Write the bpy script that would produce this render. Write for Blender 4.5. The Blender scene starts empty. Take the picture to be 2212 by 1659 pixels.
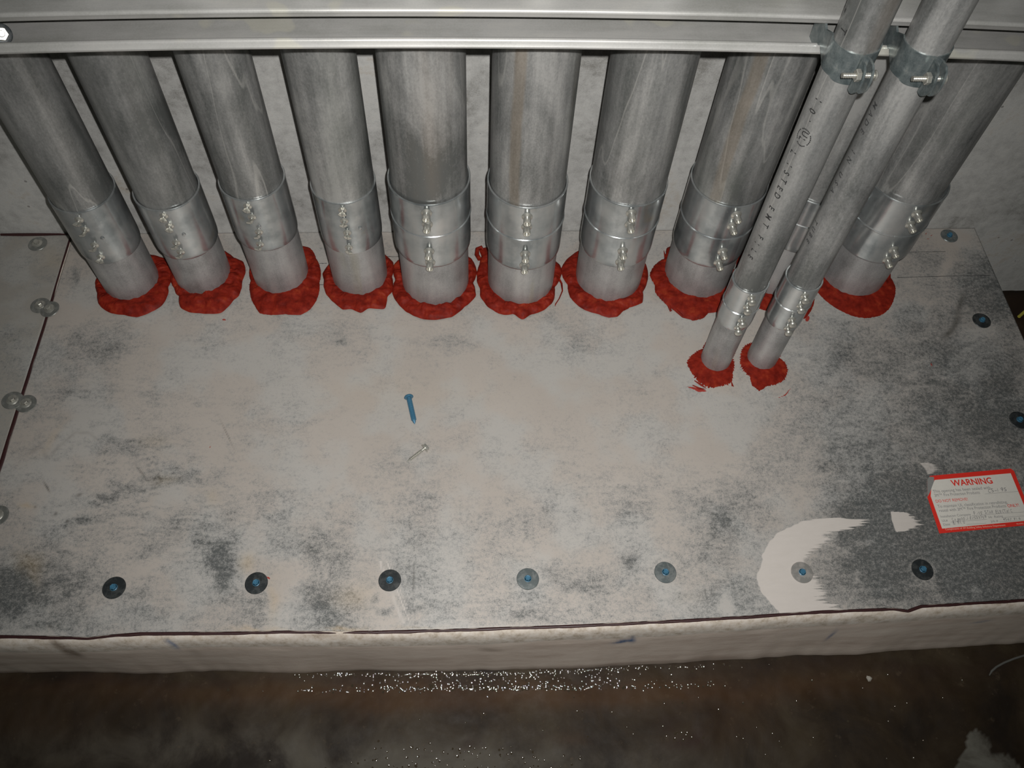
import bpy, bmesh, math, random
import numpy as np
from mathutils import Vector, Matrix, noise as mnoise
random.seed(7); rng = np.random.default_rng(11)
sc = bpy.context.scene
COL = sc.collection
# ------------------------------------------------------------------ camera, light, exposure
W, H, F = 2212.0, 1659.0, 1802.015
CAM = np.array([0.0, -1.03282, 1.14281])
R = np.array([[0.99845931, 0.015971, -0.05314075],
              [-0.04150582, 0.85057136, -0.52421906],
              [0.0368277, 0.52561705, 0.84992378]])
cd = bpy.data.cameras.new('camera'); cam = bpy.data.objects.new('camera', cd); COL.objects.link(cam)
cd.sensor_width = 36; cd.lens = F / W * 36; cd.clip_start = 0.01; cd.clip_end = 50
M = Matrix([list(R[i]) + [CAM[i]] for i in range(3)] + [[0, 0, 0, 1]])
cam.matrix_world = M
sc.camera = cam
sc.view_settings.view_transform = 'Standard'; sc.view_settings.look = 'None'
sc.view_settings.gamma = 1; sc.view_settings.use_curve_mapping = False
sc.view_settings.exposure = 0.16
wd = bpy.data.worlds.new('world'); sc.world = wd; wd.use_nodes = True
wd.node_tree.nodes['Background'].inputs[0].default_value = (0.85, 1.0, 0.85, 1)
wd.node_tree.nodes['Background'].inputs[1].default_value = 0.03
# the flash of the camera, a little right of and above the lens
fl = bpy.data.lights.new('camera_flash', 'SPOT'); flo = bpy.data.objects.new('camera_flash', fl); COL.objects.link(flo)
fl.energy = 67; fl.color = (1.0, 0.985, 0.965); fl.shadow_soft_size = 0.006
fl.spot_size = math.radians(102); fl.spot_blend = 1.0
flo.matrix_world = M @ Matrix.Translation((0.027, 0.030, 0.0)) @ Matrix.Rotation(math.radians(2), 4, 'X') @ Matrix.Rotation(math.radians(1), 4, 'Y')

# ------------------------------------------------------------------ measuring helpers (photo pixel -> point on a known surface)
def ray(px, py):
    return R @ np.array([(px - W / 2) / F, -(py - H / 2) / F, -1.0])
def Z(px, py, z=0.0):
    d = ray(px, py); t = (z - CAM[2]) / d[2]; return CAM + d * t
def AX(px, py, v, ax):
    d = ray(px, py); t = (v - CAM[ax]) / d[ax]; return CAM + d * t
def CY(px, py, cx, cy, r):
    d = ray(px, py); o = CAM - np.array([cx, cy, 0])
    a = d[0]**2 + d[1]**2; b = o[0]*d[0] + o[1]*d[1]; c = o[0]**2 + o[1]**2 - r*r
    D = b*b - a*c
    t = (-b - math.sqrt(D)) / a if D > 0 else -b / a
    P = CAM + d * t
    return math.atan2(P[1]-cy, P[0]-cx), P[2]
def project(P):
    q = (P - CAM) @ R
    return W/2 + F*q[..., 0]/-q[..., 2], H/2 - F*q[..., 1]/-q[..., 2]

# ------------------------------------------------------------------ object helpers
def tag(o, label=None, cat=None, group=None, kind=None):
    if label: o['label'] = label
    if cat: o['category'] = cat
    if group: o['group'] = group
    if kind: o['kind'] = kind
    return o
def empty(name, loc, label, cat, group=None, rotz=0):
    o = bpy.data.objects.new(name, None); COL.objects.link(o); o.location = loc
    o.rotation_euler = (0, 0, rotz); o.empty_display_size = .02
    return tag(o, label, cat, group)
class MB:
    def __init__(s): s.v = []; s.f = []
    def add(s, v, f):
        n = len(s.v); s.v += [tuple(map(float, p)) for p in v]; s.f += [tuple(i + n for i in g) for g in f]
    def box(s, a, b):
        x0, y0, z0 = a; x1, y1, z1 = b
        s.add([(x0,y0,z0),(x1,y0,z0),(x1,y1,z0),(x0,y1,z0),(x0,y0,z1),(x1,y0,z1),(x1,y1,z1),(x0,y1,z1)],
              [(3,2,1,0),(4,5,6,7),(0,1,5,4),(1,2,6,5),(2,3,7,6),(3,0,4,7)])
    def lathe(s, prof, o=(0,0,0), ax=(0,0,1), n=32, cap0=True, cap1=True, wob=None, rot=0):
        ax = Vector(ax).normalized(); o = Vector(o)
        u = ax.orthogonal().normalized() if abs(ax.z) < .99 else Vector((1,0,0)); w = ax.cross(u)
        v = []; f = []
        for k, (r, h) in enumerate(prof):
            for i in range(n):
                t = 2*math.pi*i/n + rot
                rr = r * (wob(k, t) if wob else 1)
                v.append(o + ax*h + (u*math.cos(t) + w*math.sin(t))*rr)
        for k in range(len(prof)-1):
            for i in range(n):
                j = (i+1) % n
                f.append((k*n+i, k*n+j, (k+1)*n+j, (k+1)*n+i))
        if cap0: f.append(tuple(range(n-1, -1, -1)))
        if cap1: f.append(tuple(range((len(prof)-1)*n, len(prof)*n)))
        s.add(v, f)
    def tube(s, pts, r, n=8):
        pts = [Vector(p) for p in pts]; v = []; f = []
        for k, p in enumerate(pts):
            d = (pts[min(k+1, len(pts)-1)] - pts[max(k-1, 0)]).normalized()
            u = d.orthogonal().normalized() if abs(d.z) > .9 else d.cross(Vector((0,0,1))).normalized(); w = d.cross(u)
            rr = r[k] if isinstance(r, (list, tuple)) else r
            for i in range(n):
                t = 2*math.pi*i/n; v.append(p + (u*math.cos(t)+w*math.sin(t))*rr)
        for k in range(len(pts)-1):
            for i in range(n):
                j = (i+1) % n; f.append((k*n+i, k*n+j, (k+1)*n+j, (k+1)*n+i))
        f.append(tuple(range(n-1,-1,-1))); f.append(tuple(range((len(pts)-1)*n, len(pts)*n)))
        s.add(v, f)
    def build(s, name, mat, parent=None, smooth=True, angle=35):
        me = bpy.data.meshes.new(name); off = Vector(parent_world(parent)) if parent else Vector((0,0,0))
        me.from_pydata([Vector(p) - off for p in s.v], [], s.f); me.update()
        bm = bmesh.new(); bm.from_mesh(me); bmesh.ops.recalc_face_normals(bm, faces=bm.faces); bm.to_mesh(me); bm.free()
        if smooth:
            me.shade_smooth(); me.set_sharp_from_angle(angle=math.radians(angle))
        me.materials.append(mat)
        o = bpy.data.objects.new(name, me); COL.objects.link(o)
        if parent: o.parent = parent
        return o
def parent_world(p):
    v = Vector((0,0,0))
    while p: v += p.location; p = p.parent
    return v

# ------------------------------------------------------------------ materials
class NT:
    def __init__(s, name):
        s.m = bpy.data.materials.new(name); s.m.use_nodes = True; s.t = s.m.node_tree
        s.b = s.t.nodes['Principled BSDF']; s.co = s.t.nodes.new('ShaderNodeTexCoord')
        s.P = s.co.outputs['Object']
    def n(s, typ, **k):
        nd = s.t.nodes.new(typ)
        for a, b in k.items(): setattr(nd, a, b)
        return nd
    def link(s, a, b): s.t.links.new(a, b)
    def put(s, sock, v):
        if isinstance(v, bpy.types.NodeSocket): s.link(v, sock)
        else: sock.default_value = v
    def mapping(s, scale, src=None, loc=(0,0,0)):
        m = s.n('ShaderNodeMapping'); s.link(src or s.P, m.inputs[0]); m.inputs['Scale'].default_value = scale
        m.inputs['Location'].default_value = loc; return m.outputs[0]
    def noise(s, scale, detail=4, rough=.6, vec=None, w=None, dist=0):
        nd = s.n('ShaderNodeTexNoise'); s.link(vec or s.P, nd.inputs['Vector'])
        if w is not None: nd.noise_dimensions = '4D'; s.put(nd.inputs['W'], w)
        nd.inputs['Scale'].default_value = scale; nd.inputs['Detail'].default_value = detail
        nd.inputs['Roughness'].default_value = rough; nd.inputs['Distortion'].default_value = dist
        return nd.outputs[0]
    def ramp(s, src, stops, interp='LINEAR'):
        r = s.n('ShaderNodeValToRGB'); s.link(src, r.inputs[0]); e = r.color_ramp.elements; r.color_ramp.interpolation = interp
        while len(e) < len(stops): e.new(.5)
        for el, (p, c) in zip(e, stops):
            el.position = p; el.color = (c, c, c, 1) if isinstance(c, (int, float)) else tuple(c) + (1,)
        return r.outputs[0]
    def mix(s, fac, a, b, blend='MIX'):
        m = s.n('ShaderNodeMix', data_type='RGBA', blend_type=blend)
        s.put(m.inputs[0], fac)
        for sock, v in ((m.inputs[6], a), (m.inputs[7], b)):
            if isinstance(v, tuple) and len(v) == 3: v = v + (1,)
            s.put(sock, v)
        return m.outputs[2]
    def math(s, op, a, b=0.0, clamp=False):
        m = s.n('ShaderNodeMath', operation=op, use_clamp=clamp); s.put(m.inputs[0], a); s.put(m.inputs[1], b); return m.outputs[0]
    def sm(s, v, a, b):
        m = s.n('ShaderNodeMapRange', interpolation_type='SMOOTHSTEP'); s.put(m.inputs[0], v)
        m.inputs[1].default_value = a; m.inputs[2].default_value = b; return m.outputs[0]
    def attr(s, name):
        a = s.n('ShaderNodeAttribute'); a.attribute_name = name
        sp = s.n('ShaderNodeSeparateColor'); s.link(a.outputs['Color'], sp.inputs[0]); return sp.outputs
    def rand(s): return s.n('ShaderNodeObjectInfo').outputs['Random']
    def bump(s, h, strength, dist=.001):
        b = s.n('ShaderNodeBump'); s.link(h, b.inputs['Height']); b.inputs['Strength'].default_value = strength
        b.inputs['Distance'].default_value = dist; s.link(b.outputs[0], s.b.inputs['Normal'])
    def out(s, col=None, rough=None, metal=None, spec=None):
        if col is not None: s.put(s.b.inputs['Base Color'], col if not (isinstance(col, tuple) and len(col) == 3) else col + (1,))
        if rough is not None: s.put(s.b.inputs['Roughness'], rough)
        if metal is not None: s.put(s.b.inputs['Metallic'], metal)
        if spec is not None: s.put(s.b.inputs['Specular IOR Level'], spec)
        return s.m
def plain(name, col, rough=.5, metal=0.0, scale=300, var=.15, bump=.1):
    t = NT(name); n = t.noise(scale, 3)
    c = t.mix(n, tuple(x*(1-var) for x in col), tuple(min(1, x*(1+var)) for x in col))
    if bump: t.bump(n, bump, .0004)
    return t.out(c, rough, metal)
def pipe_material():
    t = NT('galvanised_tube'); r = t.rand(); w = t.math('MULTIPLY', r, 37.0)
    streak = t.noise(60, 5, .6, t.mapping((1, 1, .05)), w)
    blot = t.noise(9, 5, .62, t.mapping((1, 1, .45)), t.math('ADD', w, 3.1), dist=.6)
    fine = t.noise(420, 3, .7, t.mapping((1, 1, .6)), w)
    spk = t.noise(900, 2, .6)
    v = t.math('ADD', t.math('MULTIPLY', streak, .45), t.math('ADD', t.math('MULTIPLY', blot, .75), t.math('MULTIPLY', fine, .22)))
    c = t.ramp(v, [(.59, (.13, .135, .13)), (.71, (.27, .27, .262)), (.82, (.42, .415, .40))])
    iso = t.noise(11, 3, .45, t.mapping((1, 1, .10)), t.math('ADD', w, 29.0))
    ln = t.math('SUBTRACT', 1.0, t.sm(t.math('ABSOLUTE', t.math('SUBTRACT', iso, .52)), .0012, .0045))
    c = t.mix(t.math('MULTIPLY', ln, .34), c, (.50, .49, .46)); c = t.mix(t.math('MULTIPLY', t.sm(iso, .52, .525), .22), c, (.12, .125, .12))
    tn = t.sm(t.noise(14, 3, .5, t.mapping((1, 1, .12)), t.math('ADD', w, 9.0)), .60, .74)
    c = t.mix(t.math('MULTIPLY', tn, .25), c, (.24, .17, .11))
    oa = t.n('ShaderNodeAttribute'); oa.attribute_type = 'OBJECT'; oa.attribute_name = 'stripe'   # an own rust-brown stripe on some tubes
    sp = t.n('ShaderNodeSeparateXYZ'); t.link(t.P, sp.inputs[0])
    sx = t.math('ADD', t.math('SUBTRACT', sp.outputs[0], oa.outputs['Fac']), t.math('MULTIPLY', t.math('SUBTRACT', t.noise(6, 2), .5), .010))
    sm_ = t.math('MULTIPLY', t.math('SUBTRACT', 1.0, t.sm(t.math('ABSOLUTE', sx), .0045, .0095)), t.math('LESS_THAN', sp.outputs[1], 0.0))
    sm_ = t.math('MULTIPLY', sm_, t.math('GREATER_THAN', t.math('ABSOLUTE', oa.outputs['Fac']), .0001))
    c = t.mix(t.math('MULTIPLY', sm_, t.math('MULTIPLY', blot, .75)), c, (.21, .15, .085))
    gr = t.sm(t.noise(11, 3, .5, t.mapping((1, 1, .2)), t.math('ADD', w, 19.0)), .56, .72)
    c = t.mix(t.math('MULTIPLY', gr, .35), c, (.13, .145, .125))
    c = t.mix(t.sm(spk, .70, .78), c, (.55, .56, .55))
    h = t.math('ADD', t.math('MULTIPLY', fine, .7), t.math('MULTIPLY', streak, .8))
    t.bump(h, .35, .0009)
    ro = t.math('ADD', t.math('MULTIPLY', blot, .30), .24)
    return t.out(c, ro, .45)
def stub_material():
    t = NT('galvanised_stub'); r = t.rand(); w = t.math('MULTIPLY', r, 21.0)
    streak = t.noise(45, 4, .6, t.mapping((1, 1, .08)), w); fine = t.noise(500, 3, .7)
    blot = t.noise(25, 4, .6, None, w)
    v = t.math('ADD', t.math('MULTIPLY', streak, .5), t.math('ADD', t.math('MULTIPLY', blot, .4), t.math('MULTIPLY', fine, .3)))
    c = t.ramp(v, [(.42, (.19, .19, .185)), (.62, (.36, .355, .35)), (.78, (.47, .465, .45))])
    tn = t.sm(t.noise(28, 2, .5, t.mapping((1, 1, .1)), w), .62, .72)
    c = t.mix(t.math('MULTIPLY', tn, .35), c, (.36, .33, .22))
    t.bump(fine, .25, .0005)
    return t.out(c, .42, .45)
def coupling_material():
    t = NT('zinc_coupling'); r = t.rand(); w = t.math('MULTIPLY', r, 51.0)
    b = t.noise(22, 4, .6, None, w); fine = t.noise(700, 2, .6); st = t.noise(40, 3, .5, t.mapping((1, 1, .1)), w)
    c = t.ramp(t.math('ADD', t.math('MULTIPLY', b, .6), t.math('MULTIPLY', st, .4)), [(.38, (.24, .26, .265)), (.5, (.40, .42, .42)), (.64, (.53, .53, .52))])
    c = t.mix(t.sm(fine, .66, .76), c, (.7, .72, .72))
    tn = t.sm(t.noise(18, 2, .5, None, t.math('ADD', w, 4.0)), .66, .76)
    c = t.mix(t.math('MULTIPLY', tn, .4), c, (.40, .30, .16))
    t.bump(fine, .12, .0004)
    return t.out(c, t.math('ADD', t.math('MULTIPLY', b, .14), .12), .74)
PIPE = pipe_material(); STUB = stub_material(); COUP = coupling_material()
SCREW = plain('zinc_screw', (.52, .51, .46), .3, .75, 500, .2)
BLUE = plain('blue_coating', (.045, .145, .23), .42, .2, 600, .25)
def washer_mat(name, a, b):
    t = NT(name); n = t.noise(110, 5, .7, None, t.math('MULTIPLY', t.rand(), 30.0)); c = t.mix(t.sm(n, .45, .62), a, b)
    t.bump(n, .15, .0004); return t.out(c, .38, .55)
WDARK = washer_mat('dark_washer', (.035, .040, .042), (.075, .08, .08))
WGREY = washer_mat('grey_washer', (.13, .15, .15), (.22, .235, .23))
WPLAST = washer_mat('plastered_washer', (.32, .31, .29), (.46, .43, .40))
WSTEEL = washer_mat('steel_washer', (.20, .205, .19), (.29, .29, .27))
def caulk_material():
    t = NT('red_sealant'); n = t.noise(70, 5, .65); f = t.noise(450, 3, .6)
    c = t.ramp(n, [(.32, (.10, .006, .003)), (.55, (.185, .013, .006)), (.75, (.26, .034, .012))])
    t.bump(t.math('ADD', n, t.math('MULTIPLY', f, .2)), .28, .0018)
    return t.out(c, .6, 0, .12)
CAULK = caulk_material()
MAROON = plain('maroon_sealant', (.030, .008, .008), .5, 0, 200, .4, .3)
def concrete(name, cols, scale=6.0, bump=.35, pits=True, rough=.85):
    t = NT(name); a = t.noise(scale, 6, .62, dist=.4); b = t.noise(scale*12, 5, .7); f = t.noise(520, 3, .7)
    v = t.math('ADD', t.math('MULTIPLY', a, .58), t.math('ADD', t.math('MULTIPLY', b, .27), t.math('MULTIPLY', f, .15)))
    c = t.ramp(v, cols)
    h = t.math('ADD', b, t.math('MULTIPLY', f, .4))
    if pits:
        vor = t.n('ShaderNodeTexVoronoi'); vor.inputs['Scale'].default_value = 38; t.link(t.P, vor.inputs[0]); vor.inputs['Randomness'].default_value = 1
        pm = t.math('MULTIPLY', t.math('LESS_THAN', vor.outputs['Distance'], .085), t.sm(a, .50, .58))
        c = t.mix(t.math('MULTIPLY', pm, .6), c, (.08, .075, .07))
    t.bump(h, bump, .002)
    return t.out(c, rough, 0, .3)
WALLM = concrete('wall_concrete', [(.40, (.20, .195, .18)), (.47, (.33, .325, .31)), (.56, (.43, .425, .405)), (.66, (.34, .30, .25))], 5.0)

# ------------------------------------------------------------------ numpy noise for wear maps
def vnoise(x, y, seed):
    g = np.random.default_rng(seed).random((256, 256))
    xi = np.floor(x).astype(int); yi = np.floor(y).astype(int); fx = x - xi; fy = y - yi
    fx = fx*fx*(3-2*fx); fy = fy*fy*(3-2*fy)
    a = g[xi % 256, yi % 256]; b = g[(xi+1) % 256, yi % 256]; c = g[xi % 256, (yi+1) % 256]; d = g[(xi+1) % 256, (yi+1) % 256]
    return (a*(1-fx)+b*fx)*(1-fy) + (c*(1-fx)+d*fx)*fy
def fbm(x, y, s, seed, o=4):
    t = 0; a = 1; n = 0
    for k in range(o): t = t + a*vnoise(x*s*2**k+31.7*k, y*s*2**k+17.3*k, seed+k); n += a; a *= .55
    return t/n
def ell(px, py, cx, cy, rx, ry, ang=0, p=1.0):
    c, s = math.cos(math.radians(ang)), math.sin(math.radians(ang))
    u = ((px-cx)*c + (py-cy)*s)/rx; v = (-(px-cx)*s + (py-cy)*c)/ry
    return np.exp(-(u*u+v*v)*p)
def inpoly(x, y, poly):
    r = np.zeros(x.shape, bool); n = len(poly); j = n-1
    for i in range(n):
        xi, yi = poly[i]; xj, yj = poly[j]
        if yi != yj:
            r ^= ((yi > y) != (yj > y)) & (x < (xj-xi)*(y-yi)/(yj-yi)+xi)
        j = i
    return r
def grid_obj(name, xs, ys, z, mat, color_fn=None, zfn=None, skirt=.002, yfront=None):
    nx, ny = len(xs), len(ys); X, Y = np.meshgrid(xs, ys, indexing='ij')
    if yfront is not None:                       # bend the rows so that the first row follows the front edge
        t = (Y - ys[0])/(ys[-1]-ys[0]); Y = yfront(X)*(1-t) + ys[-1]*t
    Zz = np.full(X.shape, z) if zfn is None else zfn(X, Y)
    top = np.stack([X, Y, Zz], -1).reshape(-1, 3)
    idx = np.arange(nx*ny).reshape(nx, ny)
    q = np.stack([idx[:-1,:-1], idx[1:,:-1], idx[1:,1:], idx[:-1,1:]], -1).reshape(-1, 4)
    loop = np.concatenate([idx[:, 0], idx[-1, 1:], idx[-2::-1, -1], idx[0, -2:0:-1]])
    low = top[loop].copy(); low[:, 2] -= skirt
    n0 = len(top); m = len(loop); li = np.arange(m)
    sk = np.stack([loop, n0+li, n0+(li+1) % m, np.roll(loop, -1)], -1)
    V = np.concatenate([top, low]); Fq = np.concatenate([q, sk])
    me = bpy.data.meshes.new(name); me.vertices.add(len(V)); me.vertices.foreach_set('co', V.astype('f').ravel())
    me.loops.add(len(Fq)*4); me.polygons.add(len(Fq))
    me.loops.foreach_set('vertex_index', Fq.astype('i').ravel())
    me.polygons.foreach_set('loop_start', np.arange(0, len(Fq)*4, 4, dtype='i'))
    me.update(calc_edges=True); me.validate()
    sm = np.zeros(len(Fq), bool); sm[:len(q)] = True; me.polygons.foreach_set('use_smooth', sm)
    if color_fn:
        for an, arr in color_fn(V).items():
            a = me.color_attributes.new(an, 'FLOAT_COLOR', 'POINT'); a.data.foreach_set('color', arr.astype('f').ravel())
    me.materials.append(mat)
    o = bpy.data.objects.new(name, me); COL.objects.link(o); return o

# ------------------------------------------------------------------ wear of the steel plate
PLASTER = [(1758,1120),(1830,1118),(1894,1123),(1860,1139),(1803,1150),(1794,1170),(1770,1187),(1747,1202),(1745,1216),(1772,1252),(1780,1272),(1794,1288),(1785,1297),(1828,1315),(1840,1330),
           (1690,1334),(1661,1301),(1640,1275),(1638,1265),(1636,1240),(1641,1225),(1647,1207),(1652,1188),(1663,1170),(1680,1152),(1699,1141),(1736,1129)]
PATCH2 = [(1924,1105),(1960,1107),(1985,1118),(2000,1130),(1985,1140),(1960,1148),(1935,1149),(1926,1122)]
PATCH3 = [(1985,1000),(2010,999),(2038,1004),(2030,1022),(2004,1026),(1996,1012)]
DARK = [  # px, py, rx, ry, angle, strength
 (2120,1000,260,150,0,.42),(2080,1200,200,110,0,.60),(1900,1200,120,80,0,.60),(1870,1110,90,50,0,.45),(2000,1080,90,60,0,.45),(2130,1260,120,60,0,.3),
 (2060,820,130,120,0,.38),(1990,700,140,90,0,.30),(1850,780,120,60,20,.32),(1780,900,160,70,10,.18),(2150,620,90,90,0,.4),(2180,850,60,100,0,.3),(2060,560,120,40,0,.15),
 (1820,1010,200,80,0,.24),(1600,1080,170,60,0,.20),(1560,1140,80,50,0,.22),(1700,1290,50,40,0,.25),(1570,1290,55,40,0,.5),(1520,1200,90,40,0,.12),
 (20,1290,70,60,0,.55),(120,1280,110,50,0,.42),(60,1240,120,40,0,.3),(482,1205,26,48,5,.75),(490,1260,30,40,0,.4),(440,1170,30,35,-35,.3),(370,1130,130,30,-8,.28),(330,1190,30,45,0,.2),
 (300,1062,110,16,-12,.36),(330,1040,90,14,-4,.30),(235,1070,30,16,-30,.32),(260,965,70,22,0,.30),(390,1022,60,20,12,.26),(170,1135,60,14,-15,.22),(210,1125,130,12,-5,.22),(610,1090,50,60,0,.20),
 (680,1240,42,70,0,.36),(700,1310,50,30,0,.42),(720,1345,40,18,0,.35),(545,1300,40,14,0,.45),(540,1345,50,14,0,.42),(550,1325,40,10,0,.35),(640,1180,120,30,0,.18),(330,1320,40,20,0,.26),(110,1350,60,14,0,.3),
 (960,1170,120,30,0,.18),(1090,1130,140,30,0,.14),(880,1250,50,30,0,.22),(900,1310,60,16,0,.3),(1120,1330,80,14,0,.42),(1250,1270,50,30,0,.25),(1360,1210,22,16,0,.6),(1200,1260,100,40,0,.12),(1330,1090,120,40,0,.12),
 (830,1320,14,8,-15,.8),(812,1297,9,12,20,.7),(1250,740,60,40,0,.3),(1180,690,40,20,0,.25),(960,740,50,12,0,.25),(860,735,60,8,0,.2),(735,740,20,14,0,.3),
 (190,755,60,45,0,.26),(255,755,35,22,0,.3),(160,600,10,28,8,.5),(150,850,26,14,0,.3),(90,770,90,80,0,.12),(330,850,60,20,0,.2),(420,860,150,30,0,.10),(60,905,60,20,-35,.2),(80,960,60,18,-35,.18),
 (520,905,160,24,0,.10),(780,905,160,30,0,.08),(1290,930,180,50,0,.10),(1440,800,40,20,0,.2),(1500,840,30,22,0,.32),(1690,630,60,30,0,.2),(620,950,120,30,0,.08),(1000,1000,200,60,0,.05),(800,1080,240,50,0,.07)]
LIGHT = [(300,1232,40,16,-20,.5),(640,1235,60,30,0,.4),(600,1290,30,40,0,.3),(830,1300,45,50,0,.35),(2058,512,45,28,0,.8),(2045,575,10,28,10,.5),(1992,1231,34,30,0,.75),(2015,1265,16,40,-25,.35),
 (1568,1305,14,28,0,.8),(1730,1130,30,40,0,.25),(1490,950,35,60,8,.35),(1560,960,35,70,5,.3),(1730,1050,60,60,0,.2),(150,670,50,18,10,.5),(70,690,60,24,0,.25),(1437,1180,60,30,0,.2),(1240,1290,30,20,0,.3),  # besides plaster and dust, a soft blob paints flash glow off the couplings
 (1130,870,260,70,0,.10),(1150,1190,60,20,0,.15),(1420,1140,50,30,0,.2),(700,1000,200,60,0,.10),(2000,650,30,12,0,.3),(2125,712,34,24,20,.35),(1850,1250,14,14,0,.3),(2108,1275,18,16,0,.5),(1880,1180,40,12,0,.3)]
def wear(V):
    px, py = project(V); px = px + (fbm(px, py, .03, 5)-.5)*24; py = py + (fbm(px, py, .03, 9)-.5)*24
    d = .20 + np.clip((py-1060)/500, 0, .2)*.45 + np.clip((px-1600)/900, 0, 1)*.18 - .09*np.exp(-((px-900)/700)**2-((py-880)/170)**2)
    for a in DARK: d = d + a[5]*(.80 if a[0] < 900 else .84)*ell(px, py, *a[:5])
    for a in LIGHT: d = d - a[5]*ell(px, py, *a[:5])*.9
    big = fbm(px, py, .011, 21, 5); mid = fbm(px, py*1.4, .05, 33, 5); d = d + (big-.5)*.55 + (mid-.5)*.46
    brush = fbm(px*.18, py, .16, 55, 3); d = d + (brush-.5)*.34*np.exp(-((px-300)/320)**2-((py-1050)/190)**2)*1.5 + (brush-.5)*.10
    # fan of strokes wiped from left to right
    x0, y0 = project(V); tail = vnoise(x0*.012, y0*.35, 77)*30 + vnoise(x0*.02, y0*1.1, 78)*26 + vnoise(x0*.05, y0*1.6, 79)*12
    wl = np.clip((x0-1700)/60, 0, 1)
    def soft(poly, xx, yy, w, n=7):
        return sum(inpoly(xx+o*w, yy, poly).astype(float) for o in np.linspace(-1, 1, n))/n
    pl = soft(PLASTER, x0+(tail-22)*wl+(vnoise(x0*.1, y0*.1, 4)-.5)*8*(1-wl), y0+(vnoise(x0*.03, y0*.03, 3)-.5)*3, 3+11*wl)
    hole = ell(x0, y0, 1748, 1225, 15, 22, 10, 1.0); pl = pl*np.clip(1.25-hole*1.35+(vnoise(x0*.25, y0*.5, 8)-.5)*.5, 0, 1)
    pl = np.maximum(pl, soft(PATCH2, x0+(vnoise(x0*.02, y0*.7, 79)*36-8)*np.clip((x0-1950)/20, 0, 1), y0, 2+9*np.clip((x0-1950)/20, 0, 1)))
    pl = np.maximum(pl, .6*soft(PATCH3, x0+(vnoise(x0*.02, y0*.7, 80)*30-8)*np.clip((x0-2000)/20, 0, 1), y0, 3+9*np.clip((x0-2000)/20, 0, 1)))
    # pale double stroke below the third washer
    for off, wd_, st in ((0, 7, .6), (15, 2.2, .8), (22, 2.0, .6), (-16, 8, .25)):
        cx = 818 + off + (y0-1210)*.38 + ((y0-1280)/70)**2*2
        pl = np.maximum(pl, st*np.exp(-((x0-cx)/wd_)**2)*((y0 > 1212) & (y0 < 1347))*(.5+.8*vnoise(x0*.5, y0*.05, 81)))
    red = np.zeros(len(V))
    for a in [(484,690,7,4,0,.8),(505,700,22,1.3,24,.55),(528,711,14,1.2,22,.5),(2011,508,7,2.5,-30,.8),(2003,516,8,2,10,.7),(1998,503,3,7,20,.7),(2012,790,3,7,-20,.8),(452,965,5,1.6,-50,.9),
              (1500,838,22,3.0,12,1.1),(1515,845,16,2,8,1.0),(1704,845,16,1.6,-48,.9),(1690,856,16,1.6,-25,.8),(1666,858,20,1.2,0,.5),(1745,690,8,5,-60,1.2),(579,1249,9,2.5,30,1.0)]: red += a[5]*ell(px*.35+x0*.65, py*.35+y0*.65, *a[:5])
    red = np.clip(red*1.0, 0, 1)*.9
    yel = np.zeros(len(V))
    for a in [(60,1215,28,18,0,.5),(78,1240,14,26,0,.35),(532,1213,14,20,20,.7),(590,1300,12,40,0,.55),(765,1290,40,26,0,.45),(355,1040,30,12,0,.35),(460,1075,12,18,0,.4),(115,560,40,20,0,.3),(55,1095,14,5,20,.7),
              (560,1360,60,6,0,.7),(745,1357,40,5,0,.8),(900,1357,60,4,0,.35),(330,955,30,14,0,.25),(1490,1290,40,20,0,.12),(110,950,40,8,-50,.3),(860,850,200,40,0,.12)]: yel += a[5]*ell(px, py, *a[:5])
    yel = np.clip(yel, 0, 1)
    mark = np.zeros(len(V))   # rubbed dark arcs and a coffee-coloured wavy stain
    for cx, cy, rx, ry, an in [(2073,660,6,28,18),(2064,700,7,26,28),(2046,722,6,16,48)]: mark += .75*ell(x0, y0, cx, cy, rx, ry, an)
    for cx, cy, rx, ry, an in [(75,972,18,4,-30),(98,985,5,12,-20),(120,972,18,4,-45),(150,945,18,3,-42),(180,935,16,3,0),(205,945,14,3,35)]: mark += .30*ell(x0, y0, cx, cy, rx, ry, an)
    for cx, cy, rx, ry, an in [(99,1049,1.8,13,-28),(103,1055,1.8,9,-28),(171,1069,7,4,-25),(120,1110,5,3,-50),(76,1095,3,3,0),(146,1126,4,3,-50),(108,1353,6,3,0),(305,1020,2,18,-40),(490,937,1.2,30,-25),(893,1253,1.5,30,2)]: mark += .8*ell(x0, y0, cx, cy, rx, ry, an)
    one = np.ones(len(V))
    return {'wear': np.stack([np.clip(d, 0, .84), np.clip(pl, 0, 1), yel, one], 1), 'smudge': np.stack([red, np.clip(mark, 0, 1), one*0, one], 1)}
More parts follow.
